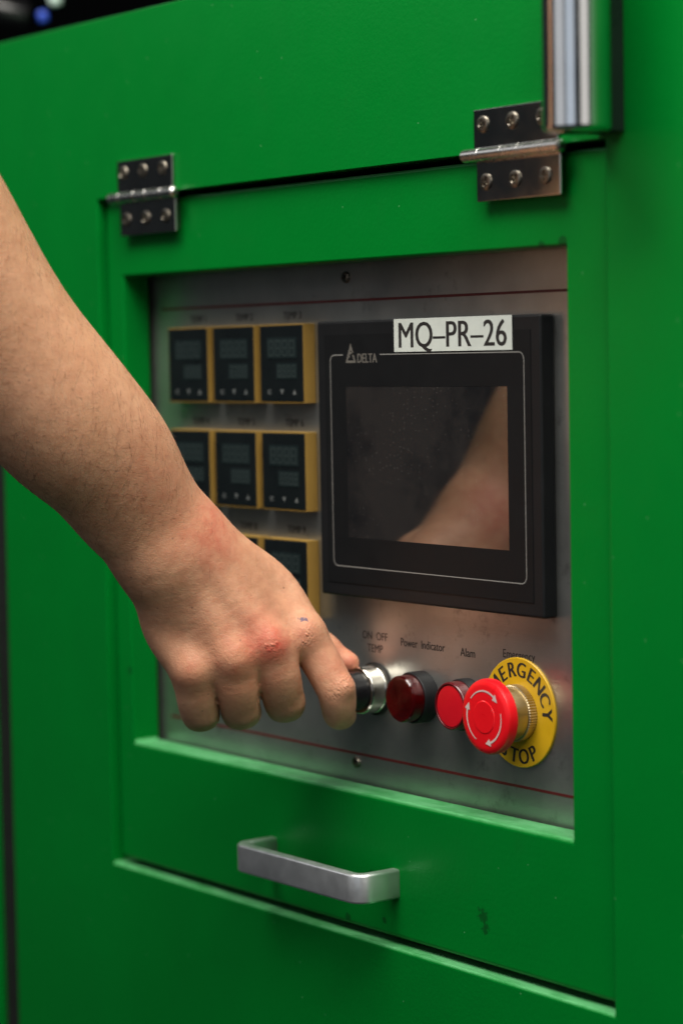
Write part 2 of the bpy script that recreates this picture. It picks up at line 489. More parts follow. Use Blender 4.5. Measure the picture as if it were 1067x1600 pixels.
def hinge(x0, label, ang):
    hx = x0 + 33
    org = (hx, -4, 83.2)
    # leaves are screwed to cabinet (upper) and door (lower)
    h = bpy.data.objects.new('hinge', None); COL.objects.link(h); h.parent = door
    h.location = tuple((np.array(org) - np.array(DO)) * S)
    h['label'] = label
    mk('leaf', *box(x0, x0 + 66, -2.0, -0.05, 85.0, 107.2), 'polished_steel', h, org, bevel=0.5)
    mk('leaf', *box(x0, x0 + 66, -0.4, 1.6, 59.2, 82.0), 'polished_steel', h, org, bevel=0.5)
    mk('packing_shim', *box(x0 + 3, x0 + 62, 1.65, DY - 0.05, 61, 79.0), 'rubber_black', h, org)
    L = 76; xs = x0 - 5
    cuts = [0, .17, .41, .59, .83, 1.0]
    for a, b in zip(cuts, cuts[1:]):
        xa, xb = xs + a * L + 0.08, xs + b * L - 0.08
        V, F = lathe(0, 0, [(xa, 0), (xa, 3.35), (xa + .12, 3.5), (xb - .12, 3.5), (xb, 3.35), (xb, 0)], 28)
        V = [(y, -4.0 + x, 83.4 + z) for x, y, z in V]
        mk('knuckle', V, F, 'pin_steel', h, org, bevel=0)
    for k in (0, 1):                                      # pin ends
        xe = xs - 1.2 if k == 0 else xs + L + 1.2
        s = 1 if k == 0 else -1
        V, F = lathe(0, 0, [(xe, 0), (xe, 2.2), (xe + s * .8, 3.2), (xe + s * 1.5, 3.2), (xe + s * 1.5, 0)], 24)
        V = [(y, -4.0 + x, 83.4 + z) for x, y, z in V]
        mk('pin_end', V, F, 'pin_steel', h, org)
    for i, (dx, z, y) in enumerate([(7.8, 99.2, -2.0), (31.2, 99.2, -2.0), (54.6, 99.2, -2.0), (7.8, 69.4, -0.4), (31.2, 69.4, -0.4), (54.6, 69.4, -0.4)]):
        V, F = moved(screw_head(0, 4.5, 1.05), 0, 0, 0, ang[i])
        V = [(v[0] + x0 + dx, v[1] + y, v[2] + z) for v in V]
        mk('screw', V, F, 'screw_steel', h, org)
hinge(72.0, 'polished steel butt hinge at the right, beside the chrome bar', [.2, .9, .4, 1.1, .7, 0.02])
hinge(-288.0, 'steel butt hinge at the left end of the hatch top, out of focus', [.6, .1, 1.2, .3, .8, .5])

# ------------------------------------------------------------------ chrome bar
BX, BY, BR = 187.0, -33.0, 16.6
bar = thing('chrome_bar', (BX, 0, 150), 'thick vertical chrome bar on a dark rail above the hatch corner', 'handle bar')
BO = (BX, 0, 150)
V, F = lathe(0, 0, [(85.0, 0), (85.0, BR - 2.0), (85.6, BR - 0.7), (87.0, BR), (87.3, BR), (88, BR), (191, BR), (192, BR), (194, BR), (196, BR - 2), (196, 0)], 72)
V = [(BX + x, BY + z, y) for x, y, z in V]
mk('tube', V, F, 'chrome', bar, BO, smooth=True)
mk('rail', *box(166, 185.5, -19.5, -0.05, 86.5, 197), 'rail_black', bar, BO, bevel=0.8)

# ------------------------------------------------------------------ control plate
PY = 28.0
PO = (-75, PY, -290)
plate = thing('control_plate', PO, 'brushed steel control plate recessed in the green hatch window', 'control panel')
mk('sheet', *box(-313, 164, PY, PY + 2, -330, 60), 'steel_plate', plate, PO)
for z in (12.0, -255.6):
    mk('red_stripe', *box(-285, 150, PY - 0.12, PY - 0.01, z - 0.75, z + 0.75), 'print_red', plate, PO)
for x, z, a in ((-82.5, 25.6, .3), (-80.6, -260.8, .9)):
    V, F = moved(screw_head(PY, 3.4, 1.8), x, 0, z, a)
    mk('screw', V, F, 'screw_steel', plate, PO)
def print_text(txt, x, z, h, sx, mat='print_black', parent=plate, org=PO, y=PY - 0.06, bold=0.0, rot=0, name='lettering', space=1.0, fat=0.0):
    V, F = moved(text_mesh(txt, h, sx, bold, space=space, fat=fat), x, y, z, rot)
    return mk(name, V, F, mat, parent, org)
print_text('ON  OFF', -61.0, -186.2, 4.6, 0.92, fat=0.10)
print_text('TEMP', -61.0, -193.6, 4.6, 0.92, fat=0.10)
print_text('Power  Indicator', -16.4, -187.6, 4.7, 0.86, fat=0.12)
print_text('Alam', 24.3, -188.6, 4.7, 0.92, fat=0.12)
print_text('Emergency', 67.6, -186.0, 4.6, 0.90, fat=0.06)
CX = [-239.6, -187.8, -136.0]                             # controller columns
CT = [-0.6, -65.6, -130.6]                                # controller tops
for r in range(3):
    for c in range(3):
        print_text('TEMP %d' % (r * 3 + c + 1), CX[c] - 2, CT[r] + 3.2, 4.4, 0.95, fat=0.2)

# ------------------------------------------------------------------ temperature controllers
def controller():
    t = thing('temperature_controller', (0, 0, 0), '', 'controller')
    W2, Hh = 22.9, 47.6
    mk('bezel', *frame(-W2, W2, -Hh, 0, -W2 + 0.4, W2 - 0.4, -Hh + 0.8, -0.8, -8.6, -0.05), 'mustard_plastic', t, bevel=0.3)
    f = mk('face', *box(-W2 + 0.5, W2 - 0.5, -9.0, -0.2, -Hh + 0.9, -0.9), 'controller_face', t, bevel=0.5)
    mk('display_window', *box(-14.5, 16.5, -9.25, -9.02, -20.5, -8.0), 'controller_window', f)
    mk('display_window', *box(-5.0, 16.5, -9.25, -9.02, -33.0, -23.5), 'controller_window', f)
    segs = []
    for (xs, z1, wd, ht, n, p) in ((-12.6, -9.6, 5.2, 9.4, 4, 7.2), (-3.4, -24.6, 3.6, 7.2, 4, 5.0)):
        for k in range(n):
            x0 = xs + k * p; s = 0.7
            for (a, b, c, d) in ((0, wd, 0, s), (0, wd, ht / 2 - s / 2, ht / 2 + s / 2), (0, wd, ht - s, ht), (0, s, s + .2, ht / 2 - s), (wd - s, wd, s + .2, ht / 2 - s), (0, s, ht / 2 + s, ht - s - .2), (wd - s, wd, ht / 2 + s, ht - s - .2)):
                segs.append(box(x0 + a, x0 + b, -9.33, -9.26, z1 - d, z1 - c))
    mk('digit_segments', *join(*segs), 'segment_grey', f)
    for k, x in enumerate((-12.5, 0.5, 13.5)):
        if k == 0:
            VF = join(box(x - 1.6, x + 1.6, -9.2, -9.02, -42.0, -41.4), box(x - 1.6, x + 1.6, -9.2, -9.02, -40.2, -39.6), box(x - 1.6, x - 1.0, -9.2, -9.02, -41.3, -40.3))
        else:
            s = -1 if k == 1 else 1
            VF = ([(x - 1.9, -9.1, -40.8 - s * 1.5), (x + 1.9, -9.1, -40.8 - s * 1.5), (x, -9.1, -40.8 + s * 1.7)], [(0, 1, 2)])
        mk('button_symbol', *VF, 'print_grey', f)
    return t
proto = controller()
rows = ['top row', 'middle row', 'bottom row']; cols = ['left', 'middle', 'right']
for r in range(3):
    for c in range(3):
        o = proto if (r, c) == (0, 0) else copy_tree(proto)
        o.location = ((CX[c] - 2.0) * S, PY * S, CT[r] * S)
        o['label'] = 'black temperature controller with yellow bezel, %s column of the %s' % (cols[c], rows[r])
        o['group'] = 'temperature controllers in a grid beside the touch screen'

# ------------------------------------------------------------------ touch screen
HO = (0, PY, -161)
hmi = thing('touch_screen', HO, 'black operator touch screen panel with a white label on its top edge', 'touch screen')
HX0, HX1, HZ0, HZ1, HY = -100.2, 99.9, -161.0, 0.0, 18.4
mk('housing', *box(HX0, HX1, HY, PY - 0.05, HZ0, HZ1), 'black_plastic', hmi, HO, bevel=1.6, seg=4)
SX0, SX1, SZ0, SZ1 = -72.0, 72.6, -126.0, -38.0
mk('bezel_film', *frame(-92, 92, -153, -8, SX0, SX1, SZ0, SZ1, HY - 0.35, HY - 0.02), 'bezel_film', hmi, HO)
mk('display', *box(SX0 + 0.05, SX1 - 0.05, HY - 0.22, HY - 0.02, SZ0 + 0.05, SZ1 - 0.05), 'screen_glass', hmi, HO)
def outline():
    x0, x1, z0, z1, r, t = -86.4, 86.6, -143.2, -19.8, 4.0, 0.5
    pts = [(-38.5, z1)]
    for cx, cz, a0 in ((x1 - r, z1 - r, 90), (x1 - r, z0 + r, 0), (x0 + r, z0 + r, -90), (x0 + r, z1 - r, -180)):
        for k in range(7):
            a = math.radians(a0 - 15 * k); pts.append((cx + r * math.cos(a), cz + r * math.sin(a)))
    pts.append((-74.0, z1))
    V, F = [], []
    for i, p in enumerate(pts):
        a = np.array(pts[max(i - 1, 0)]); b = np.array(pts[min(i + 1, len(pts) - 1)])
        d = (b - a) / np.linalg.norm(b - a); n = np.array([-d[1], d[0]]) * t / 2
        V += [(p[0] + n[0], HY - 0.42, p[1] + n[1]), (p[0] - n[0], HY - 0.42, p[1] - n[1])]
    F = [(2 * i, 2 * i + 1, 2 * i + 3, 2 * i + 2) for i in range(len(pts) - 1)]
    mk('outline', V, F, 'outline_grey', hmi, HO)
outline()
# maker's emblem: triangle with a curl, and the name
ty = HY - 0.42
def poly_ring(out, inn):
    n = len(out); V = [(x, ty, z) for x, z in out] + [(x, ty, z) for x, z in inn]
    return V, [(k, (k + 1) % n, n + (k + 1) % n, n + k) for k in range(n)]
ex, ez = -66.3, -24.4
tri = poly_ring([(ex - 5.0, ez), (ex + 5.0, ez), (ex, ez + 11.5)], [(ex - 2.9, ez + 1.3), (ex + 2.9, ez + 1.3), (ex + 0.2, ez + 7.6)])
curl = []
for k in range(8):
    a = math.radians(200 - 26 * k); rr = 1.2 + 0.12 * k
    for q in (rr, rr + 0.9): curl.append((ex + 0.4 + q * math.cos(a), ty, ez + 3.6 + q * math.sin(a)))
cf = [(2 * k, 2 * k + 1, 2 * k + 3, 2 * k + 2) for k in range(7)]
mk('emblem', *join(tri, (curl, cf)), 'logo_grey', hmi, HO)
print_text('DELTA', -50.8, -24.4, 5.2, 0.82, 'logo_grey', hmi, HO, ty, fat=0.22)
lab = mk('name_label', *box(-24.6, 77.7, HY - 0.75, HY - 0.50, -18.6, -0.1), 'label_white', hmi, HO)
V, F = moved(text_mesh('MQ–PR–26', 13.9, 1.0, 0.0, space=1.0, fat=0.34), 26.4, HY - 0.80, -16.2)
xs = [v[0] for v in V]; k = 94.0 / (max(xs) - min(xs)); mid = (max(xs) + min(xs)) / 2
mk('lettering', [(26.6 + (v[0] - mid) * k, v[1], v[2]) for v in V], F, 'print_black', lab, HO)

# ------------------------------------------------------------------ push buttons and lamps
KZ = -214.9
def dev(name, x, label, cat):
    return thing(name, (x, PY, KZ), label, cat), (x, PY, KZ)
t, o_ = dev('selector_knob', -61.0, 'black knob in a nickel ring held between finger and thumb', 'knob')
mk('gasket', *lathe(-61, KZ, [(PY - .03, 15.6), (PY - 1.2, 15.6), (PY - 1.2, 10)], 48), 'rubber_black', t, o_)
mk('ring', *lathe(-61, KZ, [(PY - .1, 14.2), (PY - 3.2, 14.2), (PY - 3.6, 13.7), (PY - 4.0, 14.0), (PY - 12.0, 14.0), (PY - 13, 13.2), (PY - 13, 10.5)], 64), 'ring_nickel', t, o_, bevel=0.2)
mk('cap', *lathe(-61, KZ, [(PY - 12, 11.6), (PY - 22.4, 11.4), (PY - 23.6, 10.4), (PY - 24.0, 9.0), (PY - 24, 0)], 64), 'knob_black', t, o_, smooth=False, bevel=0.3)

t, o_ = dev('indicator_lamp', -16.5, 'dark red ribbed round indicator lamp under the words Power Indicator', 'lamp')
mk('collar', *lathe(-16.5, KZ, [(PY - .05, 14.8), (PY - 8.5, 14.8), (PY - 9.5, 14.2), (PY - 9.5, 12)], 64), 'black_plastic', t, o_, bevel=0.2)
mk('lens', *lathe(-16.5, KZ, [(PY - 9, 12.2), (PY - 9, 13.5), (PY - 16.2, 13.3), (PY - 17.1, 12.6), (PY - 17.2, 11.8), *[(PY - 17.2 + d, 11.0 - 1.25 * k - e) for k in range(8) for d, e in ((0, 0), (.4, .1), (.4, .45), (0, .55))], (PY - 17.3, 0), (PY - 15.9, 0), (PY - 15.6, 11.6), (PY - 9, 12.2)], 72), 'lens_glass', t, o_)
pf = [(PY - 8.6, 12.0), (PY - 12.5, 11.4)]
for k in range(8):
    r = 10.8 - k * 1.3
    pf += [(PY - 13.2, r), (PY - 12.2, r - .65)]
pf += [(PY - 13.4, 0)]
mk('diffuser', *lathe(-16.5, KZ, pf, 64), 'lens_inner', t, o_)
t, o_ = dev('indicator_lamp', 24.5, 'bright red flat round alarm lamp half hidden by the emergency button', 'lamp')
mk('collar', *lathe(24.5, KZ, [(PY - .05, 14.6), (PY - 6, 14.6), (PY - 7, 14.0), (PY - 7, 12)], 64), 'black_plastic', t, o_, bevel=0.2)
mk('lens_rim', *lathe(24.5, KZ, [(PY - 6.5, 13.6), (PY - 13.2, 13.4), (PY - 14.0, 12.8), (PY - 14.0, 12.0), (PY - 13.2, 11.8)], 64), 'lens_dark_red', t, o_, bevel=0.2)
mk('lens', *lathe(24.5, KZ, [(PY - 12.0, 11.75), (PY - 13.2, 11.75), (PY - 13.6, 11.2), (PY - 13.9, 0)], 64), 'lens_red', t, o_, bevel=0.2)

EX = 68.3
t, o_ = dev('emergency_stop', EX, 'red mushroom emergency stop button on a round yellow disc', 'stop button')
disc = mk('legend_disc', *lathe(EX, KZ, [(PY - .05, 30), (PY - 0.9, 30), (PY - 1.3, 29.6), (PY - 1.3, 12)], 96), 'stop_yellow', t, o_)
let = []
for ch, a in zip('EMERGENCY', np.linspace(163, 3, 9)):
    a = math.radians(a)
    let.append(moved(text_mesh(ch, 8.0, 0.92, 0.0, fat=0.42), EX + 19.6 * math.cos(a), PY - 1.36, KZ + 19.6 * math.sin(a), a - math.pi / 2))
for ch, a in zip('STOP', np.linspace(-119, -61, 4)):
    a = math.radians(a)
    let.append(moved(text_mesh(ch, 8.0, 0.92, 0.0, fat=0.42), EX + 27.8 * math.cos(a), PY - 1.36, KZ + 27.8 * math.sin(a), a + math.pi / 2))
mk('lettering', *join(*let), 'print_black', disc, o_)
mk('knurled_nut', *lathe(EX, KZ, [(PY - 1.4, 15.6), (PY - 6.0, 15.6), (PY - 6.4, 15.0), (PY - 6.4, 12)], 128, ribs=1, amp=0.5), 'brass_nickel', t, o_)
mk('collar', *lathe(EX, KZ, [(PY - 6.2, 14.4), (PY - 16.5, 14.4), (PY - 17.0, 14.0), (PY - 19.5, 13.0)], 64), 'brass_nickel', t, o_)
hd = mk('mushroom_head', *lathe(EX, KZ, [(PY - 18.0, 13.0), (PY - 17.6, 17.0), (PY - 18.2, 19.6), (PY - 19.2, 20.4), (PY - 22.8, 20.5), (PY - 24.4, 19.8), (PY - 25.2, 18.4), (PY - 25.5, 16.6), (PY - 25.6, 9.0), (PY - 25.9, 8.6), (PY - 25.9, 0)], 144, ribs=1, amp=0.22), 'stop_red', t, o_)
hd.data.shade_smooth()
def arrow(a0, a1, r=14.2, w=0.58, y=PY - 25.72):
    V, F = [], []; n = 16
    ae = a1 + 13 * (1 if a0 > a1 else -1)
    for k in range(n + 1):
        a = math.radians(a0 + (ae - a0) * k / n); ww = w * (0.45 + 0.55 * k / n)
        for q in (r - ww, r + ww): V.append((EX + q * math.cos(a), y, KZ + q * math.sin(a)))
    F = [(2 * k, 2 * k + 1, 2 * k + 3, 2 * k + 2) for k in range(n)]
    b = len(V)
    for q, a in ((r - 2.1, ae), (r + 2.1, ae), (r, a1 - 4)):
        a = math.radians(a); V.append((EX + q * math.cos(a), y - 0.01, KZ + q * math.sin(a)))
    F.append((b, b + 1, b + 2))
    mk('arrow', V, F, 'arrow_silver', hd, o_)
arrow(140, 42); arrow(14, -82); arrow(-118, -206)

# ------------------------------------------------------------------ hand and forearm (smooth-blended volumes, one skin)
def J(x, y, D):
    """joint position: picture coordinates at a real distance D (mm) from the lens -> body frame (right, up, away) mm"""
    return np.array([(x - 533.5) / FPX * D, -(y - 800.0) / FPX * D, D])
H = 1.2
lo = np.array([-344.0, -142.0, 1160.0]); hi = np.array([34.0, 344.0, 1446.0])
dims = np.ceil((hi - lo) / H).astype(int) + 1
field = np.full(dims, 30.0, np.float32)
def region(a, b, r, k):
    mn = np.minimum(a, b) - r - k - 4; mx = np.maximum(a, b) + r + k + 4
    i0 = np.clip(np.floor((mn - lo) / H).astype(int), 0, dims); i1 = np.clip(np.ceil((mx - lo) / H).astype(int) + 1, 0, dims)
    sl = tuple(slice(p, q) for p, q in zip(i0, i1))
    G = np.meshgrid(*[(lo[d] + H * np.arange(i0[d], i1[d])).astype(np.float32) for d in range(3)], indexing='ij')
    return sl, G
def cone_d(G, a, b, ra, rb):
    ab = b - a; L2 = float(ab @ ab) + 1e-9
    px, py, pz = G[0] - a[0], G[1] - a[1], G[2] - a[2]
    t = np.clip((px * ab[0] + py * ab[1] + pz * ab[2]) / L2, 0, 1)
    dx, dy, dz = px - t * ab[0], py - t * ab[1], pz - t * ab[2]
    return np.sqrt(dx * dx + dy * dy + dz * dz) - (ra + (rb - ra) * t)
def smin(A, B, k):
    h = np.clip(0.5 + 0.5 * (B - A) / k, 0, 1)
    return B * (1 - h) + A * h - k * h * (1 - h)
def add(a, b, ra, rb, k):
    sl, G = region(a, b, max(ra, rb), k)
    if G[0].size == 0: return
    field[sl] = smin(field[sl], cone_d(G, a, b, ra, rb).astype(np.float32), k)
def cut(a, b, r, k):
    sl, G = region(a, b, r, k)
    field[sl] = -smin(-field[sl], cone_d(G, a, b, r, r).astype(np.float32), k)
def spline(pts, n=6):
    """Catmull-Rom through (point, radius) knots"""
    K = np.array([np.append(p, r) for p, r in pts])
    K = np.vstack([2 * K[0] - K[1], K, 2 * K[-1] - K[-2]])
    out = []
    for i in range(1, len(K) - 2):
        for t in np.arange(n) / n:
            a, b, c, d = K[i - 1:i + 3]
            out.append(0.5 * (2 * b + (c - a) * t + (2 * a - 5 * b + 4 * c - d) * t * t + (3 * b - a - 3 * c + d) * t ** 3))
    out.append(K[-2])
    return [(o[:3], o[3]) for o in out]
def tube_field(pts, n=6):
    f = np.full(dims, 30.0, np.float32)
    sp = spline(pts, n)
    for (p, ra), (q, rb) in zip(sp, sp[1:]):
        sl, G = region(p, q, max(ra, rb), 10)
        f[sl] = np.minimum(f[sl], cone_d(G, p, q, ra, rb))
    return f
def tube(pts, k, n=6):
    global field
    P_ = np.array([p for p, _ in pts]); R_ = max(r for _, r in pts) + k + 12
    i0 = np.clip(np.floor((P_.min(0) - R_ - lo) / H).astype(int), 0, dims); i1 = np.clip(np.ceil((P_.max(0) + R_ - lo) / H).astype(int) + 1, 0, dims)
    sl = tuple(slice(a, b) for a, b in zip(i0, i1))
    field[sl] = smin(field[sl], tube_field(pts, n)[sl], np.float32(k))

# forearm: radial and ulnar masses
tube([(J(-262, -60, 1215), 48), (J(-168, 232, 1238), 44), (J(-82, 382, 1264), 41.5), (J(10, 524, 1288), 39.5), (J(112, 639, 1310), 37), (J(179, 706, 1326), 32.5), (J(230, 772, 1341), 27.0), (J(286, 838, 1357), 22.0)], 10)
tube([(J(-175, 240, 1240), 43), (J(-98, 392, 1260), 41.5), (J(-10, 537, 1283), 39.5), (J(88, 661, 1304), 37), (J(151, 730, 1322), 32.5), (J(196, 801, 1338), 27.0), (J(250, 868, 1350), 22.5)], 10)
# wrist into the back of the hand
MC = {'index': J(475, 992, 1379), 'middle': J(424, 1014, 1365), 'ring': J(363, 1034, 1359), 'pinky': J(303, 1050, 1361)}
tube([(J(286, 838, 1357), 22.0), (J(352, 881, 1370), 19.0), (J(420, 926, 1383), 16.6), (MC['index'], 12.2)], 10)
tube([(J(280, 845, 1356), 21), (J(345, 915, 1363), 18), (MC['middle'], 12.8)], 14)
tube([(J(262, 858, 1354), 21), (J(308, 940, 1360), 18), (MC['ring'], 12.6)], 14)
tube([(J(250, 868, 1350), 22), (J(260, 932, 1360), 18), (J(268, 986, 1365), 15), (MC['pinky'], 12.0)], 12)
# palm side
add(J(300, 900, 1376), J(335, 1000, 1390), 23, 17, 12)
add(J(352, 915, 1390), J(415, 985, 1396), 18, 14.5, 10)
# thumb on the far side
tube([(J(345, 905, 1390), 17), (J(432, 978, 1407), 12.5), (J(500, 1010, 1413), 9.6), (J(524, 1025, 1414), 7.4), (J(545, 1035, 1413), 5.9)], 7)
# curled fingers: each blends with the hand but stays apart from its neighbours
fing = {'middle': [(433, 1050, 1368, 12.9), (442, 1088, 1380, 12.0), (446, 1104, 1395, 11.4), (441, 1096, 1416, 10), (414, 1052, 1416, 9.5)],
        'ring': [(369, 1068, 1363, 12.9), (375, 1100, 1374, 12.0), (378, 1115, 1389, 11.2), (373, 1106, 1410, 10), (350, 1060, 1412, 9.5)],
        'pinky': [(308, 1079, 1365, 12.3), (312, 1107, 1374, 11.5), (315, 1120, 1387, 10.4), (312, 1112, 1405, 9.4), (300, 1068, 1408, 9.0)],
        'index': [(502, 1035, 1380, 11.4), (523, 1075, 1380, 11.0), (528, 1096, 1384, 10.5), (529, 1114, 1392, 9.4), (534, 1117, 1404, 8.4)]}
base_field = field.copy()
out = None
for nm, pp in fing.items():
    pts = [(MC[nm], 12.2)] + [(J(x, y, D), r) for x, y, D, r in pp]
    if nm == 'index':
        f1 = tube_field(pts, 5)
    else:                                                  # flattened, squarer finger section
        sh = np.array([2.6, 0.35, 0.0])
        f1 = smin(tube_field([(p + sh, r - 2.5) for p, r in pts], 5), tube_field([(p - sh, r - 2.5) for p, r in pts], 5), np.float32(4.0))
    f1 = smin(base_field, f1, np.float32(5.0))
    out = f1 if out is None else smin(out, f1, np.float32(0.5))
field = out
del base_field
# knuckle bumps, ulna head, tendons, hollows
for p, r in ((J(456, 1100, 1381), 5.5), (J(384, 1112, 1375), 5.5), (J(320, 1117, 1374), 5), (J(540, 1074, 1374), 4.5)):
    add(p, p + np.array([0, 0, .5]), r, r, 6)
for p, r in ((J(421, 1003, 1353), 6), (J(363, 1026, 1347), 6), (J(299, 1045, 1350), 6), (J(474, 986, 1370), 5)):
    add(p + np.array([0, 0, 2.0]), p + np.array([0, 0, 2.5]), r * 0.75, r * 0.75, 13)
add(J(222, 880, 1346), J(228, 890, 1346), 10, 10, 14)
for a, b in ((J(320, 880, 1343), MC['middle'] + np.array([0, 4, -10.])), (J(290, 890, 1341), MC['ring'] + np.array([0, 4, -10.])), (J(350, 880, 1352), MC['index'] + np.array([-2, 4, -10.]))):
    add(a + np.array([0, 0, 2.5]), b + np.array([0, 0, 2.5]), 1.2, 1.3, 10)
# the folds where neighbouring fingers press together
for (x0, y0, x1, y1, D0) in ((340, 1092, 344, 1136, 1362), (403, 1082, 410, 1130, 1366)):
    for dd in (-6, -2, 2, 6, 10):
        cut(J(x0, y0 - 0.5 * dd, D0 + dd + 4), J(x1, y1, D0 + dd + 8), 0.9, 2.2)
# gentle muscle relief
gx, gy, gz = [(lo[d] + H * np.arange(dims[d])).astype(np.float32) for d in range(3)]
wv = (np.sin(gx / 17.0)[:, None, None] * np.sin(gy / 23.0 + 1)[None, :, None] * np.sin(gz / 19.0)[None, None, :])
field += 0.25 * wv.astype(np.float32)
for d in range(3):
    for e in (0, -1):
        sl = [slice(None)] * 3; sl[d] = e; field[tuple(sl)] = 5.0

def surface_nets(f):
    s = f < 0
    c = np.zeros(tuple(d - 1 for d in f.shape), np.uint8)
    for i in (0, 1):
        for j in (0, 1):
            for k in (0, 1):
                c += s[i:i + c.shape[0], j:j + c.shape[1], k:k + c.shape[2]]
    act = (c > 0) & (c < 8)
    idx = np.argwhere(act)
    vid = np.full(c.shape, -1, np.int32); vid[act] = np.arange(len(idx))
    acc = np.zeros((len(idx), 3)); cnt = np.zeros(len(idx))
    cor = [(i, j, k) for i in (0, 1) for j in (0, 1) for k in (0, 1)]
    val = {cc: f[idx[:, 0] + cc[0], idx[:, 1] + cc[1], idx[:, 2] + cc[2]] for cc in cor}
    for a in cor:
        for d in range(3):
            if a[d]: continue
            b = list(a); b[d] = 1; b = tuple(b)
            va, vb = val[a], val[b]; m = (va < 0) != (vb < 0)
            t = np.where(m, va / np.where(m, va - vb, 1), 0)
            p = np.array(a, float)[None, :].repeat(len(idx), 0); p[:, d] += t
            acc[m] += p[m]; cnt[m] += 1
    V = idx + acc / cnt[:, None]
    Q = []
    for d in range(3):
        e1, e2 = [(1, 2), (2, 0), (0, 1)][d]
        A = [slice(1, n - 1) for n in f.shape]; B = list(A)
        A[d] = slice(0, f.shape[d] - 1); B[d] = slice(1, f.shape[d])
        sa, sb = s[tuple(A)], s[tuple(B)]
        fl = np.argwhere(sa != sb)
        off = np.array([1, 1, 1]); off[d] = 0
        g = fl + off
        ins = sa[tuple(fl.T)]
        def cell(o1, o2):
            q = g.copy(); q[:, e1] -= o1; q[:, e2] -= o2
            return vid[tuple(q.T)]
        quad = np.stack([cell(1, 1), cell(0, 1), cell(0, 0), cell(1, 0)], 1)
        quad[~ins] = quad[~ins][:, ::-1]
        Q.append(quad)
    return V, np.concatenate(Q)
V, Q = surface_nets(field)
# relax: lightly on the hand, fully along the forearm
E2 = np.concatenate([Q[:, [a, b]] for a, b in ((0, 1), (1, 2), (2, 3), (3, 0), (1, 0), (2, 1), (3, 2), (0, 3))])
ct = np.bincount(E2[:, 0], minlength=len(V)).astype(float)
def lap(V):
    return np.stack([np.bincount(E2[:, 0], V[E2[:, 1], d], len(V)) for d in range(3)], 1) / ct[:, None] - V
for it in range(6):
    V = V + 0.5 * lap(V); V = V - 0.52 * lap(V)
V = V + 0.4 * lap(V)
_b = V[:, 1] * H + lo[1]; _c = V[:, 2] * H + lo[2]
wgt = np.clip((_b / _c * FPX + 60) / 70.0, 0, 1)[:, None]    # 1 above the wrist, 0 on the hand
for it in range(80):
    V = V + wgt * 0.5 * lap(V)
Vl = V * H + lo                                            # body frame
Vw = CAM + Vl[:, :1] * RT + Vl[:, 1:2] * UP + Vl[:, 2:3] * fw
PORG = Vw[np.argmin(Vl[:, 1])]
me = bpy.data.meshes.new('person')
me.from_pydata(((Vw - PORG) * S).tolist(), [], Q.tolist())
me.materials.append(MATS['skin'])
me.shade_smooth()
person = link('person', me)
person.location = tuple(PORG * S)
tag(person, 'bare right forearm and hand pinching the black knob, other fingers curled', 'person')
def gauss(p, s): return np.exp(-((Vl - p) ** 2).sum(1) / (2 * s * s))
def gauss2(x, y, sx, sy, ang=0.0):
    px = Vl[:, 0] / Vl[:, 2] * FPX + 533.5 - x; py = 800 - Vl[:, 1] / Vl[:, 2] * FPX - y
    c, s = math.cos(ang), math.sin(ang)
    u = px * c + py * s; v = -px * s + py * c
    return np.exp(-(u * u / (2 * sx * sx) + v * v / (2 * sy * sy)))
def attr(name, val):
    a = me.attributes.new(name, 'FLOAT', 'POINT'); a.data.foreach_set('value', np.clip(val, 0, 1).astype(np.float32))
red = (1.0 * gauss(J(426, 1008, 1354), 5.5) + 0.42 * gauss(J(405, 998, 1352), 9) + 0.65 * gauss(J(362, 1040, 1348), 3.4) + 0.55 * gauss(J(357, 1020, 1350), 2.5) + 0.35 * gauss(J(298, 1050, 1350), 6)
       + 0.40 * gauss(J(474, 994, 1368), 5) + 0.35 * gauss(J(330, 820, 1345), 11) + 0.5 * gauss(J(545, 1034, 1408), 11) + 0.35 * gauss(J(330, 845, 1336), 14) + 0.25 * gauss(J(250, 770, 1300), 20)
       + 0.25 * gauss(J(400, 1015, 1352), 22) + 0.3 * gauss(J(530, 1040, 1376), 10))
attr('red', red)
attr('rough', 0.9 * gauss(J(424, 1010, 1352), 10) + 0.8 * gauss(J(364, 1036, 1347), 9) + 0.8 * gauss(J(299, 1052, 1350), 9) + 0.8 * gauss(J(478, 992, 1367), 9)
     + gauss(J(532, 1072, 1372), 8) + 0.7 * gauss(J(448, 1104, 1384), 7) + 0.7 * gauss(J(378, 1112, 1378), 7) + 0.7 * gauss(J(315, 1116, 1377), 7) + 0.4 * gauss(J(320, 815, 1336), 12))
attr('ink', np.where(Vl[:, 2] < 1386, gauss2(474, 968, 10, 5, 0.2), 0))
attr('brown', 0.55 * gauss(J(205, 905, 1340), 10) + 0.35 * gauss(J(120, 800, 1300), 22) + 0.5 * gauss(J(384, 1056, 1352), 2.4) + 0.35 * gauss(J(543, 1082, 1372), 3) + 0.3 * gauss(J(445, 1108, 1368), 5))  # brown tints; the wrist spot paints shade into the crease
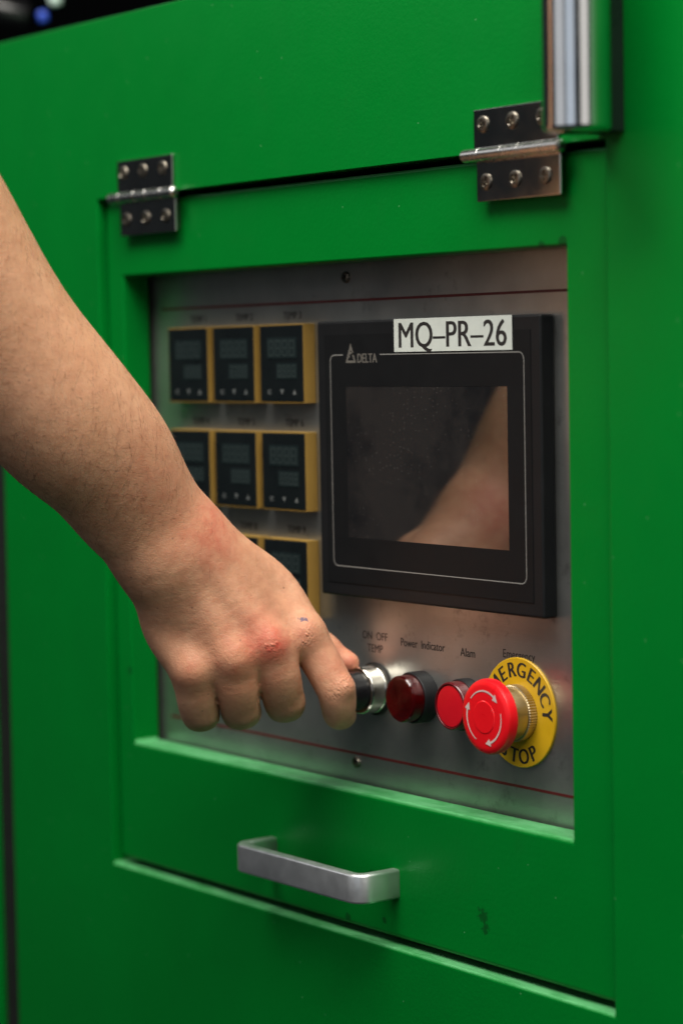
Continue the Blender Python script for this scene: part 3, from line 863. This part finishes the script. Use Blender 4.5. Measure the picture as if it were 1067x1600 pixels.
# creases across the bent index joint, over the knuckles and at the wrist
cr = np.zeros(len(Vl))
px = Vl[:, 0] / Vl[:, 2] * FPX + 533.5; py = 800 - Vl[:, 1] / Vl[:, 2] * FPX
for (x, y, ang, L, n, sp) in ((534, 1072, -0.75, 16, 3, 5.5), (478, 995, -0.9, 14, 3, 5), (424, 1008, 0.1, 11, 3, 4.5)):
    c, s = math.cos(ang), math.sin(ang)
    u = (px - x) * c + (py - y) * s; v = -(px - x) * s + (py - y) * c
    env = np.exp(-(u * u) / (2 * L * L) - v * v / (2 * (n * sp * 0.45) ** 2))
    cr += env * np.clip(np.cos(2 * math.pi * (v + 0.9 * np.sin(u / 7 + v) + 0.6 * np.sin(u / 2.7)) / sp), 0, 1) ** 2
attr('crease', 1 - 0.55 * cr)

# arm hair: fine strands rooted on the skin
nrm = np.zeros((len(me.vertices), 3)); me.vertices.foreach_get('co', np.empty(len(me.vertices) * 3))
nb = np.zeros(len(me.vertices) * 3); me.vertex_normals.foreach_get('vector', nb); nrm = nb.reshape(-1, 3)
wx = np.clip((430 - px) / 260, 0, 1) * np.clip((930 - py) / 160, 0.0, 1)
wx = np.where(py > 960, 0, wx) + 0.10 * ((py > 850) & (py < 1010) & (px < 440))
prob = wx / wx.sum()
NH = 9000
roots = rng.choice(len(Vw), NH, p=prob)
adir = (J(260, 850, 1355) - J(60, 600, 1320)); adir /= np.linalg.norm(adir)
adw = adir[0] * RT + adir[1] * UP + adir[2] * fw
HV, HF = [], []
for i in roots:
    n = nrm[i]; p = Vw[i] + rng.normal(0, 0.4, 3)
    p = Vw[i]
    side = np.cross(n, adw)
    d = adw * rng.normal(0.75, 0.35) + side * rng.normal(0.35, 0.55) + n * 0.28
    d -= n * (d @ n) * 0.55; d /= np.linalg.norm(d)
    Lh = rng.uniform(6.0, 14.0); bend = side * rng.normal(0, 0.35) - n * 0.25
    w = rng.uniform(0.028, 0.05)
    s1 = np.cross(d, n); s1 /= np.linalg.norm(s1) + 1e-9; s2 = np.cross(d, s1)
    b0 = len(HV)
    for k, t in enumerate((0.0, 0.4, 0.75, 1.0)):
        q = p + d * Lh * t + bend * Lh * t * t * 0.5 - n * 0.1 * (k == 0)
        h_ = (q - Vw[i]) @ n
        if h_ < 0.05 and k: q = q + n * (0.1 - h_)
        ww = w * (1 - 0.8 * t)
        for a in (0, 2.094, 4.189): HV.append((q + (s1 * math.cos(a) + s2 * math.sin(a)) * ww - PORG) * S)
    for k in range(3):
        for a in range(3):
            a2 = (a + 1) % 3
            HF.append((b0 + 3 * k + a, b0 + 3 * k + a2, b0 + 3 * k + 3 + a2, b0 + 3 * k + 3 + a))
hm = bpy.data.meshes.new('arm_hair'); hm.from_pydata([tuple(v) for v in HV], [], HF); hm.materials.append(MATS['hair_brown'])
hair = link('arm_hair', hm, person); hair['kind'] = 'stuff'

# ------------------------------------------------------------------ out-of-focus things behind the cabinet
def P(x, y, D):
    v = J(x, y, D); return CAM + v[0] * RT + v[1] * UP + v[2] * fw
def lathe_between(a, b, r, n=24):
    a, b = np.array(a, float), np.array(b, float); d = b - a; L = np.linalg.norm(d); d /= L
    s1 = np.cross(d, (0, 0, 1.0)); s1 /= np.linalg.norm(s1); s2 = np.cross(d, s1)
    V, F = lathe(0, 0, [(0, 0), (0, r * .8), (r * .2, r), (L - r * .2, r), (L, r * .8), (L, 0)], n)
    return [tuple(a + d * y + s1 * x + s2 * z) for x, y, z in V], F
a, b = P(-60, 0, 2050), P(46, 26, 2050)
tag(mk('background_pipe', *lathe_between(a, b, 11), 'knob_black', None, tuple(a), smooth=True), 'glossy black blurred pipe behind the top left of the cabinet', 'pipe')
a, b = P(66, 18, 2000), P(69, 34, 2000)
tag(mk('background_plug', *lathe_between(a, b, 4), 'blue_part', None, tuple(b), smooth=True), 'tiny blurred blue plug behind the cabinet top', 'plug')
a, b = P(84, -16, 2000), P(88, 8, 2000)
tag(mk('background_fitting', *lathe_between(a, b, 5), 'pale_part', None, tuple(b), smooth=True), 'small blurred pale fitting above the cabinet top edge', 'fitting')
